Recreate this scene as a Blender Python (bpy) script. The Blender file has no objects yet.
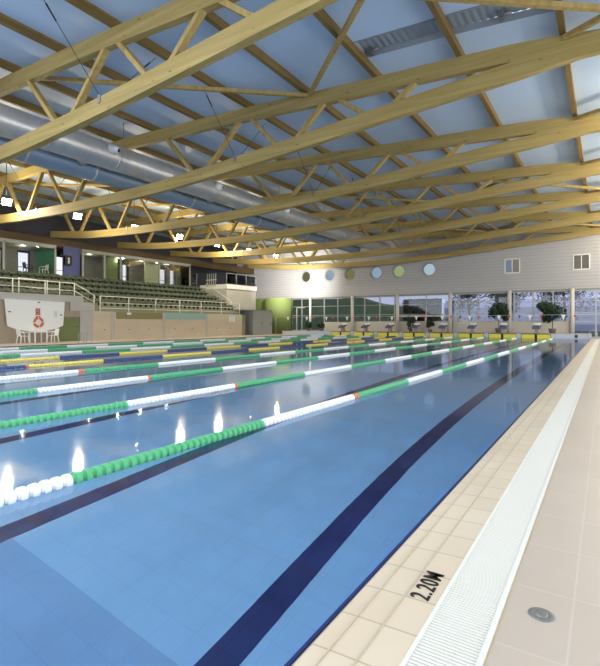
import bpy, bmesh, math, random
from mathutils import Vector, Matrix
random.seed(7)
C = bpy.context.scene.collection
PI = math.pi
H = 1.227                       # eye height above the water; heights below marked +H were measured from the eye line
ORD = ['first','second','third','fourth','fifth','sixth','seventh','eighth','ninth','tenth','eleventh','twelfth','thirteenth','fourteenth','fifteenth','sixteenth','seventeenth','eighteenth']

# ------------------------------------------------------------------ materials
def new_mat(name):
    m = bpy.data.materials.new(name); m.use_nodes = True
    nt = m.node_tree; nt.nodes.clear()
    out = nt.nodes.new('ShaderNodeOutputMaterial')
    return m, nt, out
def srgb(r, g, b):
    f = lambda v: (v/255/12.92) if v/255 <= .04045 else ((v/255+.055)/1.055)**2.4
    return (f(r), f(g), f(b), 1)
def mat(name, col, rough=.6, metal=0, var=0, vscale=(3,3,3), bump=0, bscale=20, spec=.5, col2=None):
    m, nt, out = new_mat(name)
    b = nt.nodes.new('ShaderNodeBsdfPrincipled'); nt.links.new(b.outputs[0], out.inputs[0])
    b.inputs['Base Color'].default_value = col; b.inputs['Roughness'].default_value = rough
    b.inputs['Metallic'].default_value = metal; b.inputs['Specular IOR Level'].default_value = spec
    if var or bump or col2:
        tc = nt.nodes.new('ShaderNodeTexCoord'); mp = nt.nodes.new('ShaderNodeMapping')
        mp.inputs['Scale'].default_value = vscale; nt.links.new(tc.outputs['Object'], mp.inputs[0])
        n = nt.nodes.new('ShaderNodeTexNoise'); n.inputs['Scale'].default_value = 1; n.inputs['Detail'].default_value = 5
        nt.links.new(mp.outputs[0], n.inputs[0])
        if var or col2:
            r = nt.nodes.new('ShaderNodeValToRGB')
            r.color_ramp.elements[0].position = .3; r.color_ramp.elements[1].position = .7
            lo = col2 or tuple(c*(1-var) for c in col[:3])+(1,)
            r.color_ramp.elements[0].color = lo; r.color_ramp.elements[1].color = col
            nt.links.new(n.outputs[0], r.inputs[0]); nt.links.new(r.outputs[0], b.inputs['Base Color'])
        if bump:
            n2 = nt.nodes.new('ShaderNodeTexNoise'); n2.inputs['Scale'].default_value = bscale; n2.inputs['Detail'].default_value = 4
            nt.links.new(tc.outputs['Object'], n2.inputs[0])
            bp = nt.nodes.new('ShaderNodeBump'); bp.inputs['Strength'].default_value = bump; bp.inputs['Distance'].default_value = .02
            nt.links.new(n2.outputs[0], bp.inputs['Height']); nt.links.new(bp.outputs[0], b.inputs['Normal'])
    return m
def emit(name, col, s):
    m, nt, out = new_mat(name)
    e = nt.nodes.new('ShaderNodeEmission'); e.inputs[0].default_value = col; e.inputs[1].default_value = s
    nt.links.new(e.outputs[0], out.inputs[0]); return m
def glass(name, tint, refl=.12, ior=1.45):
    m, nt, out = new_mat(name)
    t = nt.nodes.new('ShaderNodeBsdfTransparent'); t.inputs[0].default_value = tint
    g = nt.nodes.new('ShaderNodeBsdfGlossy'); g.inputs['Roughness'].default_value = .02
    f = nt.nodes.new('ShaderNodeFresnel'); f.inputs[0].default_value = ior
    mx = nt.nodes.new('ShaderNodeMixShader')
    nt.links.new(f.outputs[0], mx.inputs[0]); nt.links.new(t.outputs[0], mx.inputs[1]); nt.links.new(g.outputs[0], mx.inputs[2])
    nt.links.new(mx.outputs[0], out.inputs[0]); return m
def wood(name, axis, c1, c2):
    sc = [9, 9, 9]; sc[axis] = .35
    m = mat(name, c1, .55, var=.1, vscale=sc, col2=c2, spec=.3)
    nt = m.node_tree; b = [n for n in nt.nodes if n.type == 'BSDF_PRINCIPLED'][0]
    # knots
    tc = [n for n in nt.nodes if n.type == 'TEX_COORD'][0]; ramp = [n for n in nt.nodes if n.type == 'VALTORGB'][0]
    mp = nt.nodes.new('ShaderNodeMapping'); s2 = [4, 4, 4]; s2[axis] = 1.6; mp.inputs['Scale'].default_value = s2
    nt.links.new(tc.outputs['Object'], mp.inputs[0])
    v = nt.nodes.new('ShaderNodeTexVoronoi'); nt.links.new(mp.outputs[0], v.inputs[0]); v.inputs['Scale'].default_value = 1
    r = nt.nodes.new('ShaderNodeValToRGB'); r.color_ramp.elements[0].position = .05; r.color_ramp.elements[1].position = .14
    r.color_ramp.elements[0].color = (.45,.4,.35,1); r.color_ramp.elements[1].color = (1,1,1,1)
    nt.links.new(v.outputs['Distance'], r.inputs[0])
    mu = nt.nodes.new('ShaderNodeMix'); mu.data_type = 'RGBA'; mu.blend_type = 'MULTIPLY'; mu.inputs[0].default_value = 1
    nt.links.new(ramp.outputs[0], mu.inputs[6]); nt.links.new(r.outputs[0], mu.inputs[7]); nt.links.new(mu.outputs[2], b.inputs['Base Color'])
    return m
def tiles(name, c1, c2, mortar, bw, bh, off=0, ms=.012, rough=.4, rot=0, plane='xy', stain=None, shift=(0,0)):
    """tile grid with grout lines, in metres, in world directions"""
    m, nt, out = new_mat(name)
    b = nt.nodes.new('ShaderNodeBsdfPrincipled'); nt.links.new(b.outputs[0], out.inputs[0]); b.inputs['Roughness'].default_value = rough
    tc = nt.nodes.new('ShaderNodeTexCoord'); sp = nt.nodes.new('ShaderNodeSeparateXYZ'); cb = nt.nodes.new('ShaderNodeCombineXYZ')
    nt.links.new(tc.outputs['Object'], sp.inputs[0])
    a, c = {'xy': (0,1), 'yx': (1,0), 'yz': (1,2), 'xz': (0,2)}[plane]
    nt.links.new(sp.outputs[a], cb.inputs[0]); nt.links.new(sp.outputs[c], cb.inputs[1])
    mp = nt.nodes.new('ShaderNodeMapping'); mp.inputs['Location'].default_value = (shift[0], shift[1], 0)
    nt.links.new(cb.outputs[0], mp.inputs[0])
    br = nt.nodes.new('ShaderNodeTexBrick'); br.offset = off; br.squash = 1
    br.inputs['Color1'].default_value = c1; br.inputs['Color2'].default_value = c2; br.inputs['Mortar'].default_value = mortar
    br.inputs['Scale'].default_value = 1; br.inputs['Mortar Size'].default_value = ms; br.inputs['Brick Width'].default_value = bw; br.inputs['Row Height'].default_value = bh
    br.inputs['Mortar Smooth'].default_value = .3
    nt.links.new(mp.outputs[0], br.inputs[0])
    n = nt.nodes.new('ShaderNodeTexNoise'); n.inputs['Scale'].default_value = .9; n.inputs['Detail'].default_value = 6
    nt.links.new(tc.outputs['Object'], n.inputs[0])
    r = nt.nodes.new('ShaderNodeValToRGB'); r.color_ramp.elements[0].position = .3; r.color_ramp.elements[1].position = .7
    r.color_ramp.elements[0].color = stain or (.9,.89,.87,1); r.color_ramp.elements[1].color = (1,1,1,1)
    nt.links.new(n.outputs[0], r.inputs[0])
    mu = nt.nodes.new('ShaderNodeMix'); mu.data_type = 'RGBA'; mu.blend_type = 'MULTIPLY'; mu.inputs[0].default_value = 1
    nt.links.new(br.outputs[0], mu.inputs[6]); nt.links.new(r.outputs[0], mu.inputs[7]); nt.links.new(mu.outputs[2], b.inputs['Base Color'])
    return m

M = {}
M['wood_x'] = wood('glulam_x', 0, srgb(172,152,96), srgb(146,126,74))
M['wood_y'] = wood('timber_y', 1, srgb(140,116,66), srgb(108,88,48))
M['wood_d'] = wood('timber_d', 2, srgb(180,156,98), srgb(152,128,76))
M['eaves'] = wood('timber_eaves', 1, srgb(92,74,46), srgb(74,58,36))
M['sheet'] = mat('roof_sheet', srgb(190,211,235), .45, var=.1, vscale=(.35,.25,.35), bump=.35, bscale=1.1)
M['steel'] = mat('grey_steel', srgb(130,130,128), .5, .5)
M['darksteel'] = mat('dark_steel', srgb(50,52,56), .5, .5)
M['white'] = mat('white_paint', srgb(232,232,228), .45)
M['offwhite'] = mat('off_white_wall', srgb(214,211,204), .6, var=.05, vscale=(1,1,1))
M['rail'] = mat('rail_paint', srgb(226,222,206), .4)
M['grate'] = mat('white_grate', srgb(220,218,208), .5)
M['gutter_channel'] = mat('dark_channel', srgb(150,152,150), .8)  # even grey of the channel under the grating
M['deck'] = tiles('deck_tiles', srgb(188,175,160), srgb(185,172,157), srgb(195,183,169), .26, .48, ms=.005, rough=.45, shift=(.117,0), stain=(.93,.92,.91,1))
M['edge'] = tiles('edge_tiles', srgb(216,202,180), srgb(211,197,174), srgb(184,168,144), .5, .24, ms=.005, rough=.4, stain=(.9,.87,.83,1), shift=(.25,.135))
M['rawconc'] = mat('board_concrete', srgb(206,190,164), .8, var=.12, vscale=(1.2,.5,1.6), bump=.15, bscale=9)
M['greyconc'] = mat('grey_concrete', srgb(184,180,172), .8, var=.08, vscale=(1,1,1))
M['darkconc'] = mat('brown_render', srgb(166,152,132), .8, var=.06, vscale=(1,1,1))  # dull brown wall render, also on the block pedestals
M['poolblue'] = tiles('pool_tiles', srgb(146,194,234), srgb(144,192,232), srgb(137,186,228), .25, .25, ms=.006, rough=.5, stain=(.97,.98,.98,1))
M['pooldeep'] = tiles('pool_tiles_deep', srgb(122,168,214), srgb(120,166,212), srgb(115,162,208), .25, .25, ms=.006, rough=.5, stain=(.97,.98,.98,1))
M['navytile'] = tiles('navy_tiles', srgb(22,44,112), srgb(20,40,104), srgb(18,36,94), .25, .25, ms=.008, rough=.4)
M['endwall'] = mat('end_wall_tiles', srgb(186,194,212), .4)
M['yellow'] = mat('yellow_pad', srgb(226,214,84), .5)
M['black'] = mat('black', srgb(18,18,20), .6)
M['navy'] = mat('navy_plastic', srgb(34,48,110), .45)
M['fgreen'] = mat('green_float', srgb(86,178,122), .4)
M['fwhite'] = mat('white_float', srgb(240,242,240), .4)
M['fyellow'] = mat('yellow_float', srgb(232,214,104), .4)
M['fnavy'] = mat('navy_float', srgb(64,78,124), .4)
M['forange'] = mat('orange_float', srgb(214,124,84), .4)
M['olive'] = mat('olive_panel', srgb(138,130,84), .7)
M['teal'] = mat('teal_panel', srgb(150,178,168), .7)
M['sand'] = mat('sand_panel', srgb(204,194,160), .7)
M['seat'] = mat('green_seat', srgb(60,72,54), .6)
M['step'] = mat('stand_concrete', srgb(140,142,120), .85, var=.1, vscale=(1,1,1))
M['greendoor'] = mat('green_door', srgb(112,124,74), .6)
M['greenwall'] = mat('green_render', srgb(112,128,70), .7, var=.06, vscale=(.6,.6,.6))
M['metalpanel'] = mat('grey_panel', srgb(158,160,152), .5, var=.05)
M['darkwall'] = mat('dark_blue_wall', srgb(54,55,66), .7)
M['violet'] = mat('violet_wall', srgb(74,78,122), .7)
M['frame'] = mat('aluminium_frame', srgb(168,170,166), .4, .3)
M['greyframe'] = mat('grey_beam', srgb(140,142,134), .6)
M['glass'] = glass('clear_glass', (.64,.665,.75,1)); M['winglass'] = glass('window_glass', (.99,.99,1,1))
M['boxglass'] = glass('room_glass', (.94,.95,.94,1))
M['railglass'] = glass('rail_glass', (.6,.64,.7,1))
M['g_green'] = mat('emerald_panel', srgb(64,140,106), .6)
M['g_olive'] = mat('moss_panel', srgb(106,128,72), .6)
M['g_pale'] = mat('pale_green_panel', srgb(172,180,150), .6)
M['g_sage'] = mat('sage_panel', srgb(140,156,112), .6)
M['roomgrey'] = mat('room_grey', srgb(120,120,116), .8)
M['duct'] = mat('galvanised_duct', srgb(206,204,202), .36, .55, var=.1, vscale=(1,6,1))
M['duct_reflect_tint'] = mat('duct_blue_grey', srgb(140,157,174), .4, .3)  # blue reflection of the pool put into the duct colour
M['ductblue'] = mat('duct_collar', srgb(196,195,194), .36, .55)
M['porth_y'] = glass('olive_port', (.15,.14,.065,1)); M['porth_b'] = glass('blue_port', (.24,.32,.38,1)); M['sq_b'] = glass('square_blue', (.40,.44,.48,1)); M['sq_y'] = glass('square_bronze', (.42,.40,.34,1))
M['porth_g'] = glass('green_port', (.27,.33,.14,1)); M['porth_c'] = glass('clear_port', (.36,.45,.47,1))
M['orange'] = mat('orange_ring', srgb(190,84,42), .5)
M['red'] = mat('red_flag', srgb(206,70,60), .7)
M['lawn'] = mat('lawn', srgb(86,106,62), .9, var=.3, vscale=(.5,.5,.5))
M['leaf'] = mat('dark_leaf', srgb(48,72,46), .6, var=.4, vscale=(4,4,4))
M['leafout'] = mat('dull_leaf', srgb(92,104,82), .7, var=.35, vscale=(1,1,1))
M['bark'] = mat('bark', srgb(96,80,66), .9)
M['hedge'] = mat('hedge_leaf', srgb(40,54,38), .8, var=.4, vscale=(3,3,3))
M['pot'] = mat('pot', srgb(120,106,92), .7)
M['paledist'] = mat('pale_render', srgb(196,200,220), .8)
M['lampglass'] = emit('lamp_glow', (1,.93,.78,1), 60)
M['downlight'] = emit('downlight_glow', (1,.96,.86,1), 6)
M['skin_black'] = M['black']
# cladding of the window wall: fine horizontal boards
def cladding():
    m = mat('wall_cladding', srgb(178,177,179), .55)
    nt = m.node_tree; b = [n for n in nt.nodes if n.type == 'BSDF_PRINCIPLED'][0]
    tc = nt.nodes.new('ShaderNodeTexCoord'); w = nt.nodes.new('ShaderNodeTexWave'); w.bands_direction = 'Z'
    w.inputs['Scale'].default_value = 1.1; nt.links.new(tc.outputs['Object'], w.inputs[0])
    r = nt.nodes.new('ShaderNodeValToRGB'); r.color_ramp.elements[0].position = 0; r.color_ramp.elements[1].position = .18
    r.color_ramp.elements[0].color = srgb(162,161,163); r.color_ramp.elements[1].color = srgb(178,177,179)
    nt.links.new(w.outputs[0], r.inputs[0]); nt.links.new(r.outputs[0], b.inputs['Base Color'])
    bp = nt.nodes.new('ShaderNodeBump'); bp.inputs['Strength'].default_value = .3; bp.inputs['Distance'].default_value = .02
    nt.links.new(w.outputs[0], bp.inputs['Height']); nt.links.new(bp.outputs[0], b.inputs['Normal'])
    return m
M['clad'] = cladding()
def water_mat():
    m, nt, out = new_mat('pool_water')
    rf = nt.nodes.new('ShaderNodeBsdfRefraction'); rf.inputs['IOR'].default_value = 1.33; rf.inputs['Roughness'].default_value = 0
    rf.inputs['Color'].default_value = (.97,.99,1,1)
    gl = nt.nodes.new('ShaderNodeBsdfGlossy'); gl.inputs['Roughness'].default_value = .07
    fr = nt.nodes.new('ShaderNodeFresnel'); fr.inputs['IOR'].default_value = 1.33
    mx = nt.nodes.new('ShaderNodeMixShader')
    tc = nt.nodes.new('ShaderNodeTexCoord')
    mp = nt.nodes.new('ShaderNodeMapping'); mp.inputs['Scale'].default_value = (1,.7,1); nt.links.new(tc.outputs['Object'], mp.inputs[0])
    n = nt.nodes.new('ShaderNodeTexNoise'); n.inputs['Scale'].default_value = 1.6; n.inputs['Detail'].default_value = 3
    nt.links.new(mp.outputs[0], n.inputs[0])
    bp = nt.nodes.new('ShaderNodeBump'); bp.inputs['Strength'].default_value = 1; bp.inputs['Distance'].default_value = .0022
    nt.links.new(n.outputs[0], bp.inputs['Height'])
    for x in (rf, gl, fr): nt.links.new(bp.outputs[0], x.inputs['Normal'])
    nt.links.new(fr.outputs[0], mx.inputs[0]); nt.links.new(rf.outputs[0], mx.inputs[1]); nt.links.new(gl.outputs[0], mx.inputs[2])
    nt.links.new(mx.outputs[0], out.inputs[0]); return m
M['water'] = water_mat()

# ------------------------------------------------------------------ mesh builder
class MB:
    def __init__(s): s.v = []; s.f = []; s.mi = []; s.cur = 0; s.smooth = set()
    def mi_(s, i): s.cur = i; return s
    def add(s, vs, fs, smooth=False):
        o = len(s.v); s.v += [Vector(v) for v in vs]
        for f in fs:
            if smooth: s.smooth.add(len(s.f))
            s.f.append([o+i for i in f]); s.mi.append(s.cur)
        return s
    def box(s, x0, x1, y0, y1, z0, z1):
        vs = [(x,y,z) for z in (z0,z1) for y in (y0,y1) for x in (x0,x1)]
        return s.add(vs, [(0,2,3,1),(4,5,7,6),(0,1,5,4),(2,6,7,3),(0,4,6,2),(1,3,7,5)])
    def beam(s, p, q, w, h, up=(0,0,1)):
        """box from p to q; h along up, w across"""
        p, q = Vector(p), Vector(q); d = (q-p).normalized(); up = Vector(up)
        if abs(d.dot(up)) > .99: up = Vector((0,1,0))
        a = d.cross(up).normalized(); u = a.cross(d).normalized()
        vs = [e + a*sx*w/2 + u*sz*h/2 for e in (p,q) for sx,sz in ((-1,-1),(1,-1),(1,1),(-1,1))]
        return s.add(vs, [(3,2,1,0),(4,5,6,7),(0,1,5,4),(1,2,6,5),(2,3,7,6),(3,0,4,7)])
    def cyl(s, p, q, r, n=12, r2=None, caps=True):
        p, q = Vector(p), Vector(q); d = (q-p).normalized(); r2 = r if r2 is None else r2
        a = d.orthogonal().normalized(); b = d.cross(a)
        vs = [e + (a*math.cos(2*PI*i/n) + b*math.sin(2*PI*i/n))*rr for e, rr in ((p,r),(q,r2)) for i in range(n)]
        s.add(vs, [(i,(i+1)%n,n+(i+1)%n,n+i) for i in range(n)], True)
        if caps: s.add(vs, [tuple(range(n-1,-1,-1)), tuple(range(n,2*n))])
        return s
    def tube(s, pts, r, n=8):
        pts = [Vector(p) for p in pts]
        rings = []
        a = None
        for i, p in enumerate(pts):
            d = (pts[min(i+1,len(pts)-1)] - pts[max(i-1,0)]).normalized()
            if a is None: a = d.orthogonal().normalized()
            a = (a - d*a.dot(d)).normalized(); b = d.cross(a)
            rings += [p + (a*math.cos(2*PI*k/n) + b*math.sin(2*PI*k/n))*r for k in range(n)]
        m = len(pts)
        s.add(rings, [(i*n+k, i*n+(k+1)%n, (i+1)*n+(k+1)%n, (i+1)*n+k) for i in range(m-1) for k in range(n)], True)
        s.add(rings[:n], [tuple(range(n-1,-1,-1))]); s.add(rings[-n:], [tuple(range(n))])
        return s
    def lathe(s, prof, c, n=16, axis='z'):
        c = Vector(c); vs = []
        for r, h in prof:
            for k in range(n):
                x, y = r*math.cos(2*PI*k/n), r*math.sin(2*PI*k/n)
                vs.append(c + Vector({'z':(x,y,h),'y':(x,h,y),'x':(h,x,y)}[axis]))
        m = len(prof)
        return s.add(vs, [(i*n+k, i*n+(k+1)%n, (i+1)*n+(k+1)%n, (i+1)*n+k) for i in range(m-1) for k in range(n)], True)
    def prism(s, poly, p0, p1, plane='xz'):
        """extrude a 2D polygon between two coordinates of the third axis"""
        def P(a,b,c): return {'xz':(a,c,b),'yz':(c,a,b),'xy':(a,b,c)}[plane]
        n = len(poly); vs = [P(a,b,c) for c in (p0,p1) for a,b in poly]
        return s.add(vs, [tuple(range(n)), tuple(range(2*n-1,n-1,-1))] + [(i,n+i,n+(i+1)%n,(i+1)%n) for i in range(n)])
    def build(s, name, mats, parent=None, origin=None):
        org = Vector(origin) if origin is not None else (Vector(parent.get('_o', (0,0,0))) if parent else Vector((0,0,0)))
        me = bpy.data.meshes.new(name)
        me.from_pydata([v-org for v in s.v], [], s.f)
        for m in (mats if isinstance(mats, (list,tuple)) else [mats]): me.materials.append(m)
        for p in me.polygons: p.material_index = s.mi[p.index]; p.use_smooth = p.index in s.smooth
        bm = bmesh.new(); bm.from_mesh(me); bmesh.ops.remove_doubles(bm, verts=bm.verts, dist=1e-5)
        bmesh.ops.recalc_face_normals(bm, faces=bm.faces); bm.to_mesh(me); bm.free()
        o = bpy.data.objects.new(name, me); C.objects.link(o)
        if parent is None: o.location = org
        else: o.parent = parent
        o['_o'] = tuple(org)
        return o
def tag(o, label=None, cat=None, group=None, kind=None):
    if label: o['label'] = label
    if cat: o['category'] = cat
    if group: o['group'] = group
    if kind: o['kind'] = kind
    return o
def thing(name, loc, label, cat, group=None, kind=None):
    o = bpy.data.objects.new(name, None); C.objects.link(o); o.location = loc; o['_o'] = tuple(loc); o.empty_display_size = .1
    return tag(o, label, cat, group, kind)
def struct(name, mb, m, label=None, cat=None):
    return tag(mb.build(name, m), label, cat, None, 'structure')
def copy_tree(o, loc, label=None, group=None):
    c = o.copy(); C.objects.link(c); c.location = loc; c['_o'] = tuple(loc)
    if label: c['label'] = label
    if group: c['group'] = group
    for ch in list(o.children):
        d = ch.copy(); C.objects.link(d); d.parent = c
        for g in list(ch.children):
            e = g.copy(); C.objects.link(e); e.parent = d
    return c

# ------------------------------------------------------------------ key planes (metres; x across the pool, y along it)
XR = -.95; XL = XR-25.0              # pool edges
YE, YN = 42.1, -7.9                  # pool ends
YW = 46.2                            # window wall
XLW = -29.3                          # low wall under the stand
XB = -35.5                           # front of the glazed rooms
XO = -39.0                           # outer left wall
XRW = 9.2                            # outer right wall
ZE = .36                             # raised end deck
def interp(tab, x):
    for (a, za), (b, zb) in zip(tab, tab[1:]):
        if x <= b:
            i = tab.index((a,za)); t = (x-a)/(b-a)
            p0 = tab[max(i-1,0)][1]; p3 = tab[min(i+2,len(tab)-1)][1]
            m0 = (zb-p0)/(b-tab[max(i-1,0)][0])*(b-a) if i > 0 else zb-za
            m1 = (p3-za)/(tab[min(i+2,len(tab)-1)][0]-a)*(b-a) if i+2 < len(tab) else zb-za
            return za*(2*t**3-3*t*t+1) + m0*(t**3-2*t*t+t) + zb*(-2*t**3+3*t*t) + m1*(t**3-t*t)
    return tab[-1][1]
TOP = [(-39,8.55),(-31.7,8.75),(-25,8.75),(-18.7,8.6),(-13,8.35),(-8,8.05),(-2.2,7.73),(0,7.45),(4,6.95),(9.2,6.2)]
BOT = [(-39,7.25),(-37.6,7.05),(-31.7,6.43),(-27,6.22),(-22,6.14),(-17.8,6.17),(-12.85,6.42),(-9.5,6.67),(-5.67,6.98),(-2.2,7.23),(0,7.40),(4,6.93),(9.2,6.2)]
ztop = lambda x: interp(TOP, x)+H
zbot = lambda x: interp(BOT, x)+H
zroof = lambda x: ztop(x)+.25+.26

# ------------------------------------------------------------------ setting
# pool basin
b = MB(); yb = 2.25
b.add([(XL,yb,-1.95),(XR,yb,-1.95),(XR,YE,-1.95),(XL,YE,-1.95)], [(0,1,2,3)])
struct('pool_floor', b, M['poolblue'])
b = MB(); b.add([(XL,YN,-2.5),(XR,YN,-2.5),(XR,yb,-1.95),(XL,yb,-1.95)], [(0,1,2,3)])
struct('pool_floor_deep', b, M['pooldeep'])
b = MB()
for x in (XR, XL): b.add([(x,YN,-2.5),(x,YE,-2.5),(x,YE,-.16),(x,YN,-.16)], [(0,1,2,3)])
for y in (YN, YE): b.add([(XL,y,-2.5),(XR,y,-2.5),(XR,y,-.02),(XL,y,-.02)], [(0,1,2,3)])
struct('pool_wall', b, M['poolblue'])
b = MB()
b.box(XR-.012, XR, YN, YE, -.2, .012); b.box(XL, XL+.012, YN, YE, -.2, .012)
struct('waterline_trim', b, M['navytile'])
# lane lines on the floor, each a line with its T bar
for k in range(10):
    x = XR-1.25-2.5*k
    b = MB(); b.box(x-.125, x+.125, yb, YE-2.0, -1.95, -1.945)
    b.add([(x-.125,YN,-2.496),(x+.125,YN,-2.496),(x+.125,yb,-1.945),(x-.125,yb,-1.945)], [(0,1,2,3)])
    b.box(x-.5, x+.5, YE-2.25, YE-2.0, -1.95, -1.945)
    struct('lane_marking', b, M['navytile'])
# water surface
b = MB(); b.add([(XL,YN,0),(XR,YN,0),(XR,YE,0),(XL,YE,0)], [(0,1,2,3)])
w = struct('water', b, M['water'], 'still blue pool water reflecting the roof trusses', 'water')

# right deck: bullnose + edge tiles, gutter, deck
def zdeck(x): return .012
b = MB()
prof = [(XR,-.16),(XR,.0),(XR+.02,.014),(XR+.09,.018),(-.61,.024),(-.61,-.06)]
b.prism(prof, YN, YE, 'xz')
struct('pool_edge_floor', b, M['edge'])
b = MB()
for x in (-.862, -.748): b.box(x-.0022, x+.0022, YN, YE, .0185, .0235 if x < -.8 else .025)
struct('floor_grout_lines', b, mat('grout', srgb(190,176,152), .8))
gt = thing('gutter_grating', (-.49, 10, .0), 'long white slotted overflow grating set in the deck beside the pool', 'grating')
b = MB(); b.box(-.608, -.372, YN, YE, -.06, -.045); b.build('channel', M['gutter_channel'], gt)
b = MB(); b.box(-.61, -.594, YN, YE, -.05, .026); b.box(-.386, -.366, YN, YE, -.05, .026); b.build('rim', M['grate'], gt)
b = MB(); y = 0.4
while y < 9:
    b.box(-.594, -.386, y, y+.0135, -.02, .022); y += .0185
while y < YE:
    b.box(-.594, -.386, y, y+.09, -.02, .022); y += .11
for x in (-.54, -.49, -.44): b.box(x-.004, x+.004, .4, YE, -.02, .012)
b.build('slat', M['grate'], gt); gt.children[-1]['kind'] = 'stuff'
b = MB(); b.box(-.366, -.352, YN, YE, -.05, .016); struct('gutter_joint_trim', b, M['rawconc'])
b = MB(); b.box(-.352, XRW, YN-2, YW, -.3, .02); struct('floor', b, M['deck'], 'pale beige tiled pool deck on the right of the pool', 'floor')
b = MB(); b.box(XR, -.352, YE, YW, -.3, .021); struct('floor_end', b, M['deck'])
# depth mark, written 2.20M
import math as _m
def text_mesh(s, size):
    cu = bpy.data.curves.new('t', 'FONT'); cu.body = s; cu.size = size; cu.extrude = .0015; cu.offset = .0004*size/.1
    cu.align_x = 'LEFT'; cu.space_character = 1.12
    o = bpy.data.objects.new('t', cu); C.objects.link(o)
    bpy.context.view_layer.update()
    me = bpy.data.meshes.new_from_object(o.evaluated_get(bpy.context.evaluated_depsgraph_get()))
    bpy.data.objects.remove(o); return me
me = text_mesh('2.20M', .118); me.materials.append(M['black'])
o = bpy.data.objects.new('depth_mark', me); C.objects.link(o); o.location = (-.648, 2.03, .0255); o.rotation_euler = (0, 0, PI/2); o.scale = (.80, 1.02, 1)
tag(o, 'black 2.20M depth lettering on the edge tile beside the grating', 'depth marking')
dr = thing('floor_drain', (-.225, 2.2, .02), 'small round floor drain in the deck tiles', 'drain')
MB().lathe([(.0,.002),(.026,.002),(.03,.004),(.047,.004),(.052,.001),(.052,-.01)], (-.225,2.2,.02), 20).build('rim', M['steel'], dr)
MB().lathe([(.0,.005),(.016,.007),(.026,.0045),(.026,-.004)], (-.225,2.2,.021), 16).build('cap', M['steel'], dr)

# left deck and end deck
b = MB(); b.box(XLW-.05, XL, YN-2, YE, -.3, .03); struct('floor_left', b, M['deck'])
b = MB(); b.box(XO, XLW-.05, YN-2, YW, -.3, .03); struct('floor_rear', b, M['greyconc'])
b = MB(); b.box(XL-3.3, -1.0, YE, YW, -.3, ZE); struct('end_deck_floor', b, M['endwall'])
b = MB(); b.box(XL-3.3, -1.0, YE+.02, YW-.02, ZE, ZE+.006); struct('end_deck_floor_tiles', b, M['deck'])
b = MB(); b.box(-2.02, -1.82, YE-.012, YE, .08, .31); tag(b.build('wall_light', M['darksteel']), 'small dark rectangular niche in the raised pool end wall', 'niche')

# window wall (far end)
zs = 2.88+H                          # underside of the clad wall
XS = [-30.7,-28.07,-22.8,-17.74,-12.48,-7.25,-2.38,2.85]
zp = .1+H                            # top of the parapet
ports = [(-28.83,'y'),(-25.72,'b'),(-23.26,'y'),(-20.17,'b'),(-17.72,'g'),(-14.59,'c')]
zc = 5.25+H; rp = .6
def wall_with_holes():
    """clad wall built from columns of quads, round and square holes left open"""
    bm = bmesh.new()
    def cell(x0, x1, z0, z1, hole=None):
        if hole is None:
            bm.faces.new([bm.verts.new(v) for v in ((x0,YW,z0),(x1,YW,z0),(x1,YW,z1),(x0,YW,z1))]); return
        cx, cz, r = hole; n = 32
        inner = [(cx+r*math.cos(2*PI*i/n), cz+r*math.sin(2*PI*i/n)) for i in range(n)]
        def outer(i):
            c, s_ = math.cos(2*PI*i/n), math.sin(2*PI*i/n); k = 1/max(abs(c),abs(s_))
            return (cx+c*k*(x1-x0)/2, cz+s_*k*(z1-z0)/2)
        for i in range(n):
            a, b_, c, d = inner[i], inner[(i+1)%n], outer(i+1), outer(i)
            bm.faces.new([bm.verts.new((p[0],YW,p[1])) for p in (a,b_,c,d)])
    xs = sorted({XO, XRW, *[p[0]-.8 for p in ports], *[p[0]+.8 for p in ports], -7.67,-6.47,-2.31,-1.15, *range(-38,9)})
    for x0, x1 in zip(xs, xs[1:]):
        xm = (x0+x1)/2; zt0, zt1 = zroof(x0)+.02, zroof(x1)+.02
        pt = [p for p in ports if p[0]-.8 <= xm <= p[0]+.8]; sq = -7.67 < xm < -6.47 or -2.31 < xm < -1.15
        def topcell(z0): bm.faces.new([bm.verts.new(v) for v in ((x0,YW,z0),(x1,YW,z0),(x1,YW,zt1),(x0,YW,zt0))])
        if sq:
            a, c = 4.48+H, 5.7+H
            cell(x0,x1,zs,a); topcell(c)
        elif pt:
            # several strips may share one port: build its cell once, from the first strip
            px = pt[0][0]
            cell(x0,x1,zs,zc-.8); topcell(zc+.8)
            if abs(x0-(px-.8)) < 1e-6: cell(px-.8,px+.8,zc-.8,zc+.8,(px,zc,rp))
        else: cell(x0,x1,zs,zs+2); topcell(zs+2)
    bmesh.ops.remove_doubles(bm, verts=bm.verts, dist=1e-4)
    bmesh.ops.recalc_face_normals(bm, faces=bm.faces)
    g = bmesh.ops.extrude_face_region(bm, geom=bm.faces[:])
    for v in g['geom']:
        if isinstance(v, bmesh.types.BMVert): v.co.y += .3
    bmesh.ops.recalc_face_normals(bm, faces=bm.faces)
    me = bpy.data.meshes.new('wall_far'); bm.to_mesh(me); bm.free(); me.materials.append(M['clad'])
    o = bpy.data.objects.new('wall_far', me); C.objects.link(o); return tag(o, kind='structure')
wall_with_holes()
nm = {'y':'olive tinted','b':'blue tinted','g':'green tinted','c':'clear'}
pos = ['beside the bright lit end of the wall','second along from the stand','third along from the stand','fourth along from the stand','with a greenish pane, fifth from the stand','last of the row towards the square windows']
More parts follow.
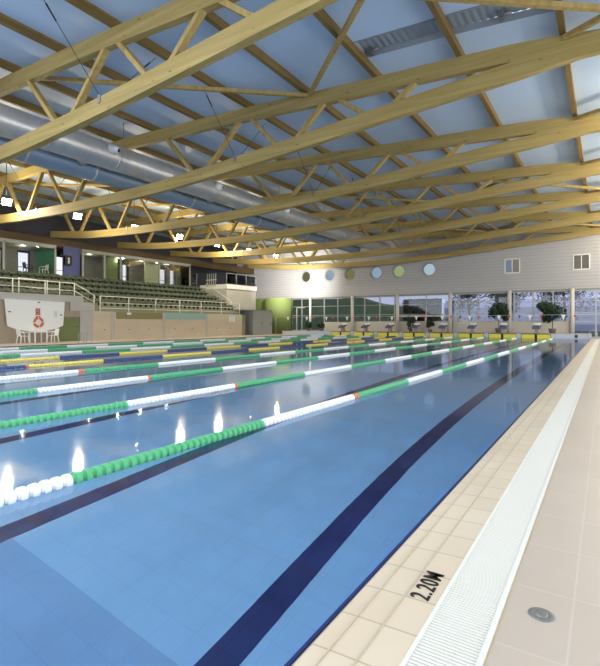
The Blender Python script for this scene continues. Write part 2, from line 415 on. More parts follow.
for i, (px, k) in enumerate(ports):
    t = thing('porthole_window', (px, YW, zc), f'round porthole with {nm[k]} glass, {pos[i]}', 'porthole window', 'porthole windows in the far wall')
    b = MB(); b.lathe([(rp,-.04),(rp+.07,-.04),(rp+.07,.02),(rp,.02),(rp-.03,.0),(rp-.03,.2),(rp,.3)], (px,YW,zc), 32, 'y'); b.build('rim', M['frame'], t)
    b = MB(); b.lathe([(0,.15),(rp-.02,.15)], (px,YW,zc), 32, 'y'); b.build('pane', M['porth_'+k], t)
for i, (x0, x1, z0, z1, lb) in enumerate([(-7.67,-6.47,4.48+H,5.7+H,'square two-pane window high in the far wall, over the potted tree'),(-2.31,-1.15,4.48+H,5.7+H,'square two-pane window high in the far wall near the deck side')]):
    t = thing('square_window', ((x0+x1)/2, YW, z0), lb, 'window')
    b = MB()
    for a0,a1,c0,c1 in ((x0-.05,x0+.04,z0-.05,z1+.05),(x1-.04,x1+.05,z0-.05,z1+.05),(x0,x1,z0-.05,z0+.04),(x0,x1,z1-.04,z1+.05),((x0+x1)/2-.03,(x0+x1)/2+.03,z0,z1)): b.box(a0,a1,YW-.04,YW+.1,c0,c1)
    b.build('frame', M['white'], t)
    for a0,a1 in ((x0+.04,(x0+x1)/2-.03),((x0+x1)/2+.03,x1-.04)):
        b = MB(); b.box(a0,a1,YW+.04,YW+.05,z0+.04,z1-.04); b.build('pane', M['sq_y'] if i or a0 > -7.2 else M['sq_b'], t)
# soffit strip under the clad wall
b = MB(); b.box(-30.6, XRW, YW-.05, YW+.35, zs-.12, zs); struct('trim_1', b, M['greyframe'])
# columns
for i, x in enumerate(XS[1:-1]):
    b = MB(); b.cyl((x,YW-.28,ZE if x < -1 else 0),(x,YW-.28,zs),.17 if i else .13,20)
    struct('column', b, M['offwhite'])
# parapets and glazing bays
mull = {0:[-29.4],1:[-26.45,-24.74],2:[-21.51,-19.81,-18.17],3:[-14.9],4:[-11.77,-10.09],5:[-6.92,-5.39,-3.83],6:[-.7,1.2]}
bays = list(zip(XS, XS[1:]))
for i, (x0, x1) in enumerate(bays):
    solid = i in (2,3,4,5)
    zb = zp if solid else (ZE if i < 2 else .02)
    xx0 = x0 if i != 0 else x0
    if solid or i == 1:
        xa = -26.45 if i == 1 else x0
        b = MB(); b.box(xa, x1, YW, YW+.2, ZE-.3, zp); struct('parapet_wall', b, mat('parapet_render', srgb(204,198,188), .7))
    t = tag(bpy.data.objects.new(f'window_{i+1}', None), kind='structure'); C.objects.link(t); t['_o'] = (0,0,0)
    b = MB(); fr = .05
    b.box(x0,x1,YW+.06,YW+.14,zs-.2,zs-.12); b.box(x0,x1,YW+.06,YW+.14,zb,zb+.08)
    for mx in mull[i]: b.box(mx-fr,mx+fr,YW+.04,YW+.16,zb,zs-.12)
    for zz in ((zp+.75, zp+1.75) if i != 6 else (zp+.0, zp+.75, zp+1.75)): b.box(x0,x1,YW+.07,YW+.13,zz-.025,zz+.025)
    b.build('frame', M['frame'], t)
    b = MB(); b.box(x0,x1,YW+.095,YW+.105,zb,zs-.12); b.build('glass', M['glass'], t)
# white pull frame: white door frame standing before the third bay
t = thing('entrance_frame', (-14.9, YW-.12, ZE), 'white painted door frame with a long head rail in the window wall', 'door frame')
b = MB(); b.box(-17.6,-12.5,YW-.16,YW-.06,.62+H,.74+H); b.build('head_rail', M['offwhite'], t)
for x in (-14.9, -12.62):
    b = MB(); b.box(x-.06,x+.06,YW-.16,YW-.06,ZE,.62+H); b.build('post', M['offwhite'], t)
t = thing('glazed_door', (-12.1,YW-.1,ZE), 'narrow pale metal door leaf beside the white door frame', 'door')
b = MB(); b.box(-12.35,-11.85,YW-.09,YW-.03,ZE,.6+H); b.build('leaf', M['frame'], t)
b = MB(); b.cyl((-12.25,YW-.13,1.1),(-12.25,YW-.13,1.5),.02,8); b.build('handle', M['steel'], t)

# left outer wall with daylight openings
def yz_wall(name, x, t, z0, z1, y0, y1, holes, m):
    ys = sorted({y0,y1,*[h[0] for h in holes],*[h[1] for h in holes]})
    b = MB()
    for a, c in zip(ys, ys[1:]):
        hs = [h for h in holes if h[0] <= a and c <= h[1]]
        if hs:
            if hs[0][2] > z0: b.box(x,x+t,a,c,z0,hs[0][2])
            if hs[0][3] < z1: b.box(x,x+t,a,c,hs[0][3],z1)
        else: b.box(x,x+t,a,c,z0,z1)
    return struct(name, b, m)
ZT = 3.6+H                            # floor of the glazed rooms = top of the stand
# openings as seen through the rooms, shifted along the line of sight to the outer wall
def back(y): return y*(-XO-.0)/(-XB)
LW = [(12.0,16.8),(17.9,18.7),(20.75,21.35),(26.7,27.2),(30.85,31.55),(32.05,32.7),(35.05,35.8)]
lw = [(back(a),back(c),ZT+.08,ZT+2.0) for a,c in LW]
yz_wall('wall_left', XO-.25, .25, 0, 10.3, YN-2, YW+.3, lw, M['darkwall'])
t = tag(bpy.data.objects.new('window_8', None), kind='structure'); C.objects.link(t); t['_o'] = (0,0,0)
for a,c,z0,z1 in lw:
    b = MB(); b.box(XO-.14,XO-.13,a,c,z0,z1); b.build('glass', M['winglass'], t)
    b = MB(); b.box(XO-.16,XO-.08,a,a+.05,z0,z1); b.box(XO-.16,XO-.08,c-.05,c,z0,z1); b.box(XO-.16,XO-.08,a,c,z0+.75,z0+.8); b.build('frame', M['frame'], t)
# outer right and near walls, with unseen openings added to let light in
yz_wall('wall_right', XRW, .25, 0, 8.2, YN-2, YW+.3, [(-6,45,.9,5.6)], M['offwhite'])
b = MB(); b.box(XO,XRW,YN-2.25,YN-2,0,.9); b.box(XO,XRW,YN-2.25,YN-2,6.4,10.3)
for x in (XO, -29,-19,-9, 0, 8.4): b.box(x,x+.8,YN-2.25,YN-2,.9,6.4)
struct('wall_near', b, M['offwhite'])

# ceiling sheet with the hole of the smoke vent
VX0, VX1, VY0, VY1 = -6.45, -1.1, 13.0, 14.0
ROOF_FILL = [(-6.3,-4.0),(-11.8,-9.5),(-17.3,-15.0)]; RY0, RY1 = -6.0, 5.5     # unseen roof openings added to brighten the pool floor
b = MB(); xs = sorted({XO-.3, XRW+.3, VX0, VX1, *[v for r in ROOF_FILL for v in r], *[x for x in range(-39,10)]})
def strip(x0,x1,y0,y1): b.add([(x0,y0,zroof(x0)),(x1,y0,zroof(x1)),(x1,y1,zroof(x1)),(x0,y1,zroof(x0)),(x0,y0,zroof(x0)+.12),(x1,y0,zroof(x1)+.12),(x1,y1,zroof(x1)+.12),(x0,y1,zroof(x0)+.12)], [(0,1,2,3),(7,6,5,4),(0,4,5,1),(3,2,6,7)])
for x0, x1 in zip(xs, xs[1:]):
    if any(a-1e-6 <= x0 and x1 <= c+1e-6 for a,c in ROOF_FILL):
        strip(x0,x1,YN-2.3,RY0)
        if VX0-1e-6 <= x0 and x1 <= VX1+1e-6: strip(x0,x1,RY1,VY0); strip(x0,x1,VY1,YW+.3)
        else: strip(x0,x1,RY1,YW+.3)
    elif VX0-1e-6 <= x0 and x1 <= VX1+1e-6: strip(x0,x1,YN-2.3,VY0); strip(x0,x1,VY1,YW+.3)
    else: strip(x0,x1,YN-2.3,YW+.3)
struct('ceiling', b, M['sheet'], 'pale blue-grey sheeted curved ceiling above the timber trusses', 'ceiling')
t = thing('smoke_vent', (-3.8,13.5,zroof(-3.8)), 'long recessed smoke vent with grey ribbed lining in the ceiling', 'roof vent')
b = MB(); n = 26
for i in range(n):
    xa = VX0+(VX1-VX0)*i/n; xb_ = VX0+(VX1-VX0)*(i+.5)/n; xc = VX0+(VX1-VX0)*(i+1)/n
    za, zb_ = zroof(xa)+.17, zroof(xa)+.15
    b.add([(xa,VY0,za),(xb_,VY0,zb_),(xb_,VY1,zb_),(xa,VY1,za)], [(0,1,2,3)]); b.add([(xb_,VY0,zb_),(xc,VY0,za),(xc,VY1,za),(xb_,VY1,zb_)], [(0,1,2,3)])
b.build('ribbed_lining', mat('ribbed_grey', srgb(140,148,154), .6), t)
b = MB()
for ya in (VY0+.015, VY1-.015):
    sg = -.0
    b.add([(x_, ya, zroof(x_)+dz) for x_ in (VX0,-3.8,VX1) for dz in (-.02,.18)], [(0,2,3,1),(2,4,5,3)])
b.add([(x_,y_,zroof(x_)+dz) for x_ in (VX0+.015,VX1-.015) for y_ in (VY0+.015,VY1-.015) for dz in (-.02,.18)], [(0,1,3,2),(4,6,7,5)])
b.build('kerb', mat('vent_kerb', srgb(150,158,164), .5), t)
for ax in (-6.2,-2.4):
    b = MB(); b.cyl((ax,13.75,zroof(ax)+.02),(ax+.28,13.75,zroof(ax)+.05),.05,10); b.box(ax-.05,ax+.05,13.7,13.98,zroof(ax)-.02,zroof(ax)+.3); b.build('opener_motor', M['steel'], t)

# ------------------------------------------------------------------ trusses
TY = [8.8+6.1*i for i in range(7)]
from_far = ['against the window wall','second','third','fourth','fifth','sixth','seventh']
JT = [-4.85,-8.25,-12.15,-17.0,-21.8,-26.6,-31.0,-35.2]
JB = [-6.45,-10.2,-14.6,None,-24.2,-28.8,-33.2]
XLE = -36.6
def chord(b, fz, x0, x1, y, w, h, n=44):
    vs = []
    for i in range(n+1):
        x = x0+(x1-x0)*i/n; z = fz(x)
        vs += [(x,y-w/2,z-h/2),(x,y+w/2,z-h/2),(x,y+w/2,z+h/2),(x,y-w/2,z+h/2)]
    fs = []
    for i in range(n):
        o = 4*i
        fs += [(o+j, o+(j+1)%4, o+4+(j+1)%4, o+4+j) for j in range(4)]
    fs += [(3,2,1,0),(4*n,4*n+1,4*n+2,4*n+3)]
    b.add(vs, fs)
for i, y in enumerate(TY):
    k = len(TY)-1-i
    lb = 'bowed timber roof truss set against the far window wall' if k == 0 else f'bowed timber roof truss, {from_far[k]} counting out from the window wall'
    t = thing('roof_truss', (-18,y,zbot(-18)), lb, 'roof truss', 'timber roof trusses', 'thing')
    b = MB(); chord(b, ztop, XLE, XRW-.05, y, .22, .5); b.build('top_chord', M['wood_x'], t)
    b = MB(); chord(b, zbot, XLE, .3, y, .24, .5); b.build('bottom_chord', M['wood_x'], t)
    for j, xb in enumerate(JB):
        if xb is None: continue
        for xt, s in ((JT[j],1),(JT[j+1],-1)):
            b = MB(); b.beam((xb+s*.38,y,zbot(xb)+.12),(xt-s*.22,y,ztop(xt)-.12),.14,.19,up=(0,1,0)); b.build('web_member', M['wood_d'], t)
    # steel tie brackets under the bottom chord
    for xb in (-12.6,-27.3):
        b = MB(); b.box(xb-.06,xb+.06,y-.15,y+.15,zbot(xb)+.06,zbot(xb)+.3); b.build('bracket', M['steel'], t)
# purlins
ip = 0
for k in range(-3, 14):
    x = -1-2.75*k
    if x < -36.8: continue
    z = zroof(x)
    lb = f'long timber roof purlin, {ORD[ip]} counting across from the deck side'
    if abs(x-(-3.75)) < .1:
        pass
    b = MB(); b.box(x-.075,x+.075,YN-1.9,YW-.05,z-.265,z-.005)
    tag(b.build('roof_purlin', M['wood_y'], None, (x,20,z)), lb, 'purlin', 'roof purlins', 'thing'); ip += 1
# diagonal braces in the roof plane
nb = 0
for i in range(len(TY)-1):
    y0, y1 = TY[i], TY[i+1]
    lst = [(-9.1,-3.2),(-9.1,-17.4),(-1.0,6.4),(-1.9+3.8,-7.4)] if i in (0,3,5) else [(-1.0,6.4),(-25.0,-33)]
    for xa, xb in lst:
        if xb == -7.4: p, q = (1.9,y1-.1), (-7.4,y0+.1)
        else: p, q = (xa,y1-.1), (xb,y0+.1)
        dz = .36
        b = MB(); b.beam((p[0],p[1],zroof(p[0])-dz),(q[0],q[1],zroof(q[0])-dz),.13,.13)
        side = {-3.2:'rising towards the deck side',-17.4:'rising towards the ducts',6.4:'over the walkway',-7.4:'crossing over the pool edge',-33:'above the stand'}[xb]
        k = len(TY)-1-i
        tag(b.build('roof_brace', M['wood_d']), f'diagonal timber roof brace {side}, {ORD[k-1]} bay from the window wall', 'roof brace', 'diagonal roof braces', 'thing')
# steel tie rods from bottom chord up to the purlins
for i, y in enumerate(TY):
    k = len(TY)-1-i
    for xb, wh in ((-12.6,'over the middle of the pool'),(-27.3,'over the stand side deck')):
        for s, dr_ in ((-1,'sloping from the far windows'),(1,'sloping to the far windows')):
            if y+s*1.95 > YW: continue
            z1 = zroof(xb)-.05; z0 = zbot(xb)+.3
            t = thing('tie_rod', (xb,y+s*.14,z0), f'tie rod {wh}, {dr_}, {ORD[k]} truss back', 'tie rod', 'steel tie rods', 'thing')
            p = Vector((xb,y+s*.14,z0)); q = Vector((xb,y+s*1.95,z1))
            b = MB(); b.cyl(p, q, .010, 6); b.build('rod', M['darksteel'], t)
            b = MB(); b.cyl(p.lerp(q,.72), p.lerp(q,.88), .024, 8); b.build('turnbuckle', M['darksteel'], t)
# eaves beam over the glazed rooms
b = MB(); b.box(-36.75,-36.3,YN-1.9,YW-.02,5.95+H,6.62+H)
tag(b.build('eaves_beam', M['eaves']), 'long brown timber eaves beam above the glazed rooms', 'beam', None, 'thing')

# ------------------------------------------------------------------ ducts
def duct(name, x, z, r, y0, y1, label, mk='duct'):
    t = thing(name, (x,(y0+y1)/2,z), label, 'air duct', 'ventilation ducts', 'thing')
    b = MB(); n = 40; ny = int((y1-y0)/.6); vs = []
    for j in range(ny+1):
        yy = y0+(y1-y0)*j/ny
        vs += [(x+r*math.cos(2*PI*i/n), yy, z+r*math.sin(2*PI*i/n)) for i in range(n)]
    b.add(vs, [(j*n+i, j*n+(i+1)%n, (j+1)*n+(i+1)%n, (j+1)*n+i) for j in range(ny) for i in range(n)], True)
    b.add(vs[:n], [tuple(range(n-1,-1,-1))]); b.add(vs[-n:], [tuple(range(n))])
    b.build('duct_run', M[mk], t)
    yy = y0+1.4
    while yy < y1-.2:
        b = MB(); b.lathe([(r,-.05),(r+.018,-.05),(r+.018,.05),(r,.05)], (x,yy,z), 40, 'y'); b.build('joint_collar', M['ductblue'], t); yy += 3.05
    for i, y in enumerate(TY):                       # strap hangers
        if not y0 < y-1 < y1: continue
        b = MB(); b.cyl((x,y-1,z+r-.01),(x,y-1,zroof(x)-.01),.015,6); b.build('hanger', M['steel'], t)
    return t
d1 = duct('air_duct', -18.4, 7.33+H, .56, YN-1.5, 44.6, 'big silver spiral air duct carrying the round jet nozzles')
d2 = duct('air_duct', -20.0, 7.08+H, .52, YN-1.5, 41.0, 'silver air duct running below on the stand side of the nozzle duct', 'duct_reflect_tint')
for yy in [6.3+6.6*i for i in range(6)]:
    a = math.radians(14); r = .56
    c = Vector((-18.4+r*math.cos(a), yy, 7.33+H+r*math.sin(a))); dv = Vector((math.cos(a),.45,-.3)).normalized()
    c2 = c-dv*.02
    b = MB(); b.cyl(c2-dv*.06, c2+dv*.16, .2, 20, .19); b.cyl(c2+dv*.16, c2+dv*.34, .19, 20, .11); nz = b.build('jet_nozzle', M['white'], d1)
    b = MB(); b.cyl(c2+dv*.25, c2+dv*.345, .085, 16); b.build('nozzle_mouth', M['black'], nz)
for yy in [12.5+8*i for i in range(4)]:
    b = MB(); b.cyl((-19.7,yy,7.1+H),(-18.7,yy,7.3+H),.22,20); b.build('link_duct', M['duct'], d2)

# ------------------------------------------------------------------ lamps
def lamp(x, y, label, group, s=1, energy=700, z=7.0+H):
    """floodlight on a drop rod, its glass tilted down towards the pool (s: +1 faces +x)"""
    t = thing('floodlight', (x,y,z), label, 'floodlight', group, 'thing')
    d = Vector((s*.80,-.25,-.55)).normalized(); a = Vector((0,0,1)).cross(d).normalized(); u = d.cross(a)
    c = Vector((x,y,z))
    def fr(w, h, k): return [c+d*k+a*sx*w/2+u*sz*h/2 for sx,sz in ((-1,-1),(1,-1),(1,1),(-1,1))]
    b = MB(); v = fr(.28,.22,-.22)+fr(.5,.42,0.0)
    b.add(v, [(3,2,1,0),(0,1,5,4),(1,2,6,5),(2,3,7,6),(3,0,4,7)]); b.build('housing', M['steel'], t)
    b = MB(); b.add(fr(.46,.38,-.005), [(0,1,2,3)]); b.build('lamp_glass', M['lampglass'], t)
    b = MB(); b.tube([c+a*.27, c+a*.27-d*.1+Vector((0,0,.3)), c-a*.27-d*.1+Vector((0,0,.3)), c-a*.27],.014,6); b.build('yoke', M['darksteel'], t)
    b = MB(); b.cyl((c.x-d.x*.1,c.y-d.y*.1,c.z+.3),(c.x-d.x*.1,c.y-d.y*.1,zroof(x)-.02),.02,8); b.build('drop_rod', M['darksteel'], t)
    li = bpy.data.lights.new('floodlight_lamp','POINT'); li.energy = energy; li.color = (1,.86,.62); li.shadow_soft_size = .16
    lo = bpy.data.objects.new('floodlight_lamp', li); C.objects.link(lo); lo.location = c+d*.3
LY = [5.0,9.6,14.1,18.5,23.0,27.4,31.9,36.3,40.8]
for i, y in enumerate(LY):
    k = len(LY)-1-i
    lamp(-29.2, y, f'glowing floodlight over the stand side deck, {ORD[k]} from the window wall', 'floodlights over the stand side')
for i, y in enumerate([19.4,25.5,31.6,37.7,43.8]):
    lamp(2.4, y, f'glowing floodlight over the walkway, {ORD[4-i]} from the window wall', 'floodlights over the walkway', -1, 720, zbot(3)-.35)

# ------------------------------------------------------------------ lane ropes
SEG = 2.42; S0 = 2.16
def rope_color(yy, warm):
    if abs(yy-7.03) < .045 or abs(yy-27.1) < .08: return 2
    return int(math.floor((yy-S0)/SEG)) % 2       # 0: green / yellow, 1: white / navy
fprof = [(.012,-.039),(.03,-.039),(.034,-.027),(.057,-.022),(.059,.0),(.057,.022),(.034,.027),(.03,.039),(.012,.039)]
def float_mesh(m):
    b = MB(); b.lathe(fprof, (0,0,0), 18, 'y'); b.smooth = set(); o = b.build('f', m); me = o.data; bpy.data.objects.remove(o); return me
FM = {k: float_mesh(M[k]) for k in ('fgreen','fwhite','fyellow','fnavy','forange')}
near_edge = ['beside the open lane at the pool edge','one lane further out than the rope beside the open lane']
for k in range(1, 10):
    x = XR-2.5*k; warm = k in (5,6)
    cols = ('fyellow','fnavy','forange') if warm else ('fgreen','fwhite','forange')
    desc = 'yellow and navy' if warm else 'green and white'
    lb = f'{desc} lane rope of float discs, {ORD[k-1]} out from the deck gutter'
    t = thing('lane_rope', (x,0,.02), lb, 'lane rope', 'lane ropes across the pool')
    b = MB(); b.cyl((x,YN,.02),(x,YE-.02,.02),.008,6); b.build('cable', M['darksteel'], t)
    # first float in view
    ystart = {1:1.2,2:2.2,3:3.4,4:4.6,5:5.8,6:7.0,7:8.2,8:9.4,9:10.6}[k]-.6
    n = 0; yy = ystart; step = .083
    if k <= 4:
        while n < 100:
            c = cols[rope_color(yy, warm)]
            o = bpy.data.objects.new('float_disc', FM[c]); C.objects.link(o); o.parent = t; o.location = (0,yy,0); n += 1; yy += step
    b = MB()
    yb2 = ystart-.1
    while yb2 > YN+.4:
        b.mi_(rope_color(yb2, warm)); b.lathe([(.012,-.034),(.034,-.034),(.057,-.02),(.057,.02),(.034,.034),(.012,.034)], (x,yb2,.02), 8, 'y'); yb2 -= step*1.5
    while yy < YE-.35:
        c = rope_color(yy, warm); b.mi_(c)
        st = step if yy < 22 else .16
        hl = .034 if yy < 22 else .07
        b.lathe([(.012,-hl),(.034,-hl),(.057,-hl*.6),(.057,hl*.6),(.034,hl),(.012,hl)], (x,yy,.02), 10 if yy < 22 else 8, 'y'); yy += st
    o = b.build('float_run', [M[c] for c in cols], t); o['kind'] = 'stuff'; o['label'] = f'run of {desc} float discs towards the far end'

# ------------------------------------------------------------------ touch pads, starting blocks
def pad(x):
    t = thing('touch_pad', (x,YE-.01,.1), '', 'touch pad', 'yellow touch pads')
    b = MB(); b.box(x-1.04,x-.09,YE-.03,YE-.002,-.45,.31); b.box(x+.09,x+1.04,YE-.03,YE-.002,-.45,.31); b.build('panel', M['yellow'], t)
    b = MB(); b.box(x-.09,x+.09,YE-.032,YE-.002,-.45,.31); b.build('centre_stripe', M['black'], t)
    b = MB(); b.box(x-1.05,x+1.05,YE-.034,YE+.05,ZE-.045,ZE+.001); b.box(x-1.07,x-1.04,YE-.034,YE-.002,-.45,ZE-.03); b.box(x+1.04,x+1.07,YE-.034,YE-.002,-.45,ZE-.03); b.build('edge_strip', M['darksteel'], t)
    return t
def block(x):
    t = thing('starting_block', (x,YE+.5,ZE), '', 'starting block', 'starting blocks on the pool end')
    b = MB(); b.box(x-.28,x+.28,YE+.2,YE+.85,ZE+.004,ZE+.04); b.build('base_plate', M['steel'], t)
    b = MB(); b.prism([(YE+.3,ZE+.04),(YE+.72,ZE+.04),(YE+.66,ZE+.52),(YE+.34,ZE+.46)], x-.14, x+.14, 'yz'); b.build('pedestal', M['darkconc'], t)
    b = MB(); b.prism([(YE+.05,ZE+.46),(YE+.85,ZE+.62),(YE+.85,ZE+.70),(YE+.05,ZE+.54)], x-.31, x+.31, 'yz'); b.build('platform', M['navy'], t)
    b = MB(); b.box(x-.3,x+.3,YE+.04,YE+.05,ZE+.36,ZE+.53); b.build('front_plate', mat('slate', srgb(92,96,120), .5), t)
    b = MB(); b.tube([(x-.26,YE+.12,ZE+.5),(x-.26,YE+.06,ZE+.75),(x-.2,YE+.05,ZE+.8),(x+.2,YE+.05,ZE+.8),(x+.26,YE+.06,ZE+.75),(x+.26,YE+.12,ZE+.5)],.016,6); b.build('grab_bar', M['white'], t)
    b = MB(); b.box(x+.14,x+.2,YE+.7,YE+.98,ZE+.22,ZE+.26); b.prism([(YE+.72,ZE+.68),(YE+.9,ZE+.70),(YE+.9,ZE+.86)], x-.26, x+.26,'yz'); b.build('foot_rest', M['white'], t)
    return t
x0 = XR-3.75
P0 = pad(x0); B0 = block(x0)
for k in range(8):
    x = x0-2.5*k
    w_ = 'next to the potted trees' if k == 0 else ''
    lp = f'yellow touch pad with black centre stripe, {ORD[k]} along from the deck side'
    lb = f'navy topped starting block, {ORD[k]} along from the deck side'
    if k == 0: P0['label'] = lp; B0['label'] = lb
    else: copy_tree(P0, (x,YE-.01,.1), lp); copy_tree(B0, (x,YE+.5,ZE), lb)

# backstroke flags
YF = 37.0; zf = .56+H
fl = MB(); fl.tube([(XL-.5,YF,zf+.02)]+[(XL+(XR-XL)*i/12, YF, zf-.03*math.sin(PI*i/12)) for i in range(1,12)]+[(-.1,YF,zf+.02)], .008, 5)
tag(fl.build('flag_line', M['white']), 'thin cord stretched across the pool carrying the backstroke pennants', 'cord')
for xx, wh in ((-.12,'on the deck walkway'),(XL-.5,'on the stand side deck')):
    t = thing('flag_post', (xx,YF,.02), f'slim steel post for the pennant cord {wh}', 'post', 'pennant posts')
    b = MB(); b.cyl((xx,YF,.02),(xx,YF,zf+.04),.022,8); b.build('pole', M['frame'], t)
    b = MB(); b.lathe([(.07,0),(.07,.02),(.03,.03)], (xx,YF,.02),12); b.build('base', M['steel'], t)
xx = -1.76; i = 0
cyc = [('red','red'),('white','white'),('navy','navy')]
cnt = {}
while xx > XL+.3:
    nm_, mk = cyc[i % 3]
    cnt[nm_] = cnt.get(nm_,0)+1
    w_, h_ = (.13,.36) if nm_ == 'white' else (.1,.24)
    b = MB(); zz = zf-.03*math.sin(PI*(xx-XL)/25)
    b.prism([(xx-w_,zz-.005),(xx+w_,zz-.005),(xx,zz-h_)], YF-.004, YF+.004, 'xz')
    tag(b.build('pennant', M[mk], None, (xx,YF,zz)), f'{nm_} triangular pennant on the cord, {ORD[cnt[nm_]-1]} {nm_} one from the deck side', 'pennant', 'backstroke pennants')
    xx -= .685; i += 1

# ------------------------------------------------------------------ left: low wall, stand, balcony
YA, YB_ = 19.7, 35.43
zw = .8+H
b = MB(); b.box(XLW-.22,XLW,YA,YB_,.0,zw); struct('wall_stand', b, M['rawconc'])
for y0,y1,m in ((21.5,25.7,'olive'),(25.95,30.5,'teal'),(30.75,35.4,'sand')):
    nm_ = {'olive':'olive green','teal':'pale teal','sand':'pale sand'}[m]
    b = MB(); b.box(XLW+.001,XLW+.03,y0,y1,zw-.52,zw-.01); tag(b.build('colour_panel', M[m]), f'{nm_} painted panel along the top of the stand wall', 'wall panel', 'painted stand wall panels')
for y in (21.2,25.82,30.62):
    b = MB(); b.box(XLW,XLW+.035,y-.12,y+.12,.03,zw); struct('wall_joint_trim', b, M['greyconc'])
for yb_ in (YA+.9, 22.6,24.4,27,28.9,31.9,33.8):
    for zz in (.55,):
        b = MB(); b.cyl((XLW-.01,yb_,.75),(XLW+.012,yb_,.75),.045,10); struct('wall_tie_hole_trim', b, M['darksteel'])
b = MB(); b.box(XLW+.03,XLW+.045,22.4,22.75,zw-.2,zw-.05); tag(b.build('sign', M['white']), 'tiny white sign on the olive wall panel', 'sign')
t = thing('notice_sign', (XLW+.04,34.0,1.5), 'white notice with two panels on the sand coloured wall panel', 'sign')
b = MB(); b.box(XLW+.03,XLW+.045,33.55,34.35,zw-.72,zw-.12); b.build('board', M['white'], t)
b = MB()
for z_ in (.2,.3,.48,.56,.64): b.box(XLW+.045,XLW+.048,33.65,34.25,zw-z_-.02,zw-z_)
b.build('print', M['greyframe'], t)
# grey section with green door, recess behind the shield
b = MB(); b.box(XLW-.22,XLW,18.75,YA,.0,1.35+H); struct('wall_left_end', b, M['greyconc'])
b = MB(); b.box(XLW-.22,XLW,17.3,18.75,.37+H+.02,1.35+H); b.box(XLW-.22,XLW,13.75,17.3,.0,1.35+H)
b.box(XLW-.22,XLW,YN-2,12.9,.0,1.35+H); b.box(XLW-.22,XLW,12.9,13.75,.37+H,1.35+H)
struct('wall_left_low', b, M['darkconc'])
for i,(y0,y1,lb) in enumerate(((17.35,18.72,'olive green door in the wall beside the white shield panel'),(12.9,13.72,'olive green door past the stand end of the shield panel'))):
    t = tag(bpy.data.objects.new(f'door_{i+1}', None), lb, 'door', None, 'structure'); C.objects.link(t); t['_o'] = (0,0,0)
    b = MB(); b.box(XLW-.12,XLW-.06,y0,y1,.02,.38+H); b.build('leaf', M['greendoor'], t)
    b = MB(); b.cyl((XLW-.06,y1-.12,1.0),(XLW,y1-.12,1.0),.02,8); b.cyl((XLW,y1-.25,1.0),(XLW,y1-.12,1.0),.015,8); b.build('handle', M['darksteel'], t)
# balcony slab
b = MB(); b.box(-31,XLW+.12,YN-2,18.9,1.36+H,1.78+H); struct('balcony_slab', b, M['greyconc'])
b = MB(); b.box(XLW,XLW+.12,18.0,19.7,.8+H,1.36+H); struct('balcony_beam', b, M['greyconc'])
# white shield panel: wide, straight top, bowed bottom
t = thing('shield_panel', (XLW+.2,15.75,.95+H), 'large white shield-shaped panel with bowed lower edge under the balcony', 'panel')
yc = 15.72
top = [(13.95,1.38+H),(17.56,1.33+H)]
bot = [(13.95+(17.56-13.95)*i/14) for i in range(15)]
poly = [top[0], top[1]] + [(17.45-(17.45-14.1)*i/14, H-.17-.36*math.sin(PI*i/14)**.8) for i in range(15)]
b = MB(); b.prism(poly, XLW+.12, XLW+.2, 'yz'); b.build('board', M['white'], t)
for yy, zz in ((14.2,.65),(17.3,.5),(15.9,1.25)):
    b = MB(); b.box(XLW+.2,XLW+.23,yy-.07,yy+.07,zz+H-.03,zz+H+.03); b.build('fixing', M['darksteel'], t)
b = MB(); b.box(XLW+.2,XLW+.215,16.85,17.05,.35+H,.75+H); b.build('notice', M['offwhite'], t)
xf = XLW+.2
t = thing('life_ring', (xf,15.85,.02+H), 'orange and white life ring hanging on the white shield panel', 'life ring')
yr, zr = 15.85, .03+H
b = MB(); n, m_ = 32, 10; vs = []
for i in range(n):
    a = 2*PI*i/n
    for j in range(m_):
        c = 2*PI*j/m_; rr = .255+.065*math.cos(c); vs.append((xf+.065+.065*math.sin(c), yr+rr*math.cos(a), zr+rr*math.sin(a)))
for i in range(n):
    b.mi_(1 if i % 8 == 0 else 0)
    b.add(vs, [(i*m_+j, i*m_+(j+1)%m_, ((i+1)%n)*m_+(j+1)%m_, ((i+1)%n)*m_+j) for j in range(m_)], True)
b.build('ring', [M['orange'],M['white']], t)
b = MB(); b.tube([(xf+.07,yr+.37*math.cos(2*PI*i/24),zr+.37*math.sin(2*PI*i/24)) for i in range(25)], .012, 5); b.build('grab_rope', M['white'], t)
b = MB(); b.box(xf,xf+.03,15.72,15.98,.3+H,.42+H); b.build('hook_plate', M['darksteel'], t)
b = MB(); b.box(xf,xf+.02,15.7,15.98,.48+H,.88+H); b.mi_(1); b.box(xf+.02,xf+.024,15.75,15.93,.54+H,.60+H); b.box(xf+.02,xf+.024,15.75,15.93,.66+H,.82+H)
tag(b.build('instruction_sign', [M['orange'], M['greyframe']]), 'orange and grey rescue instruction sign above the life ring', 'sign')

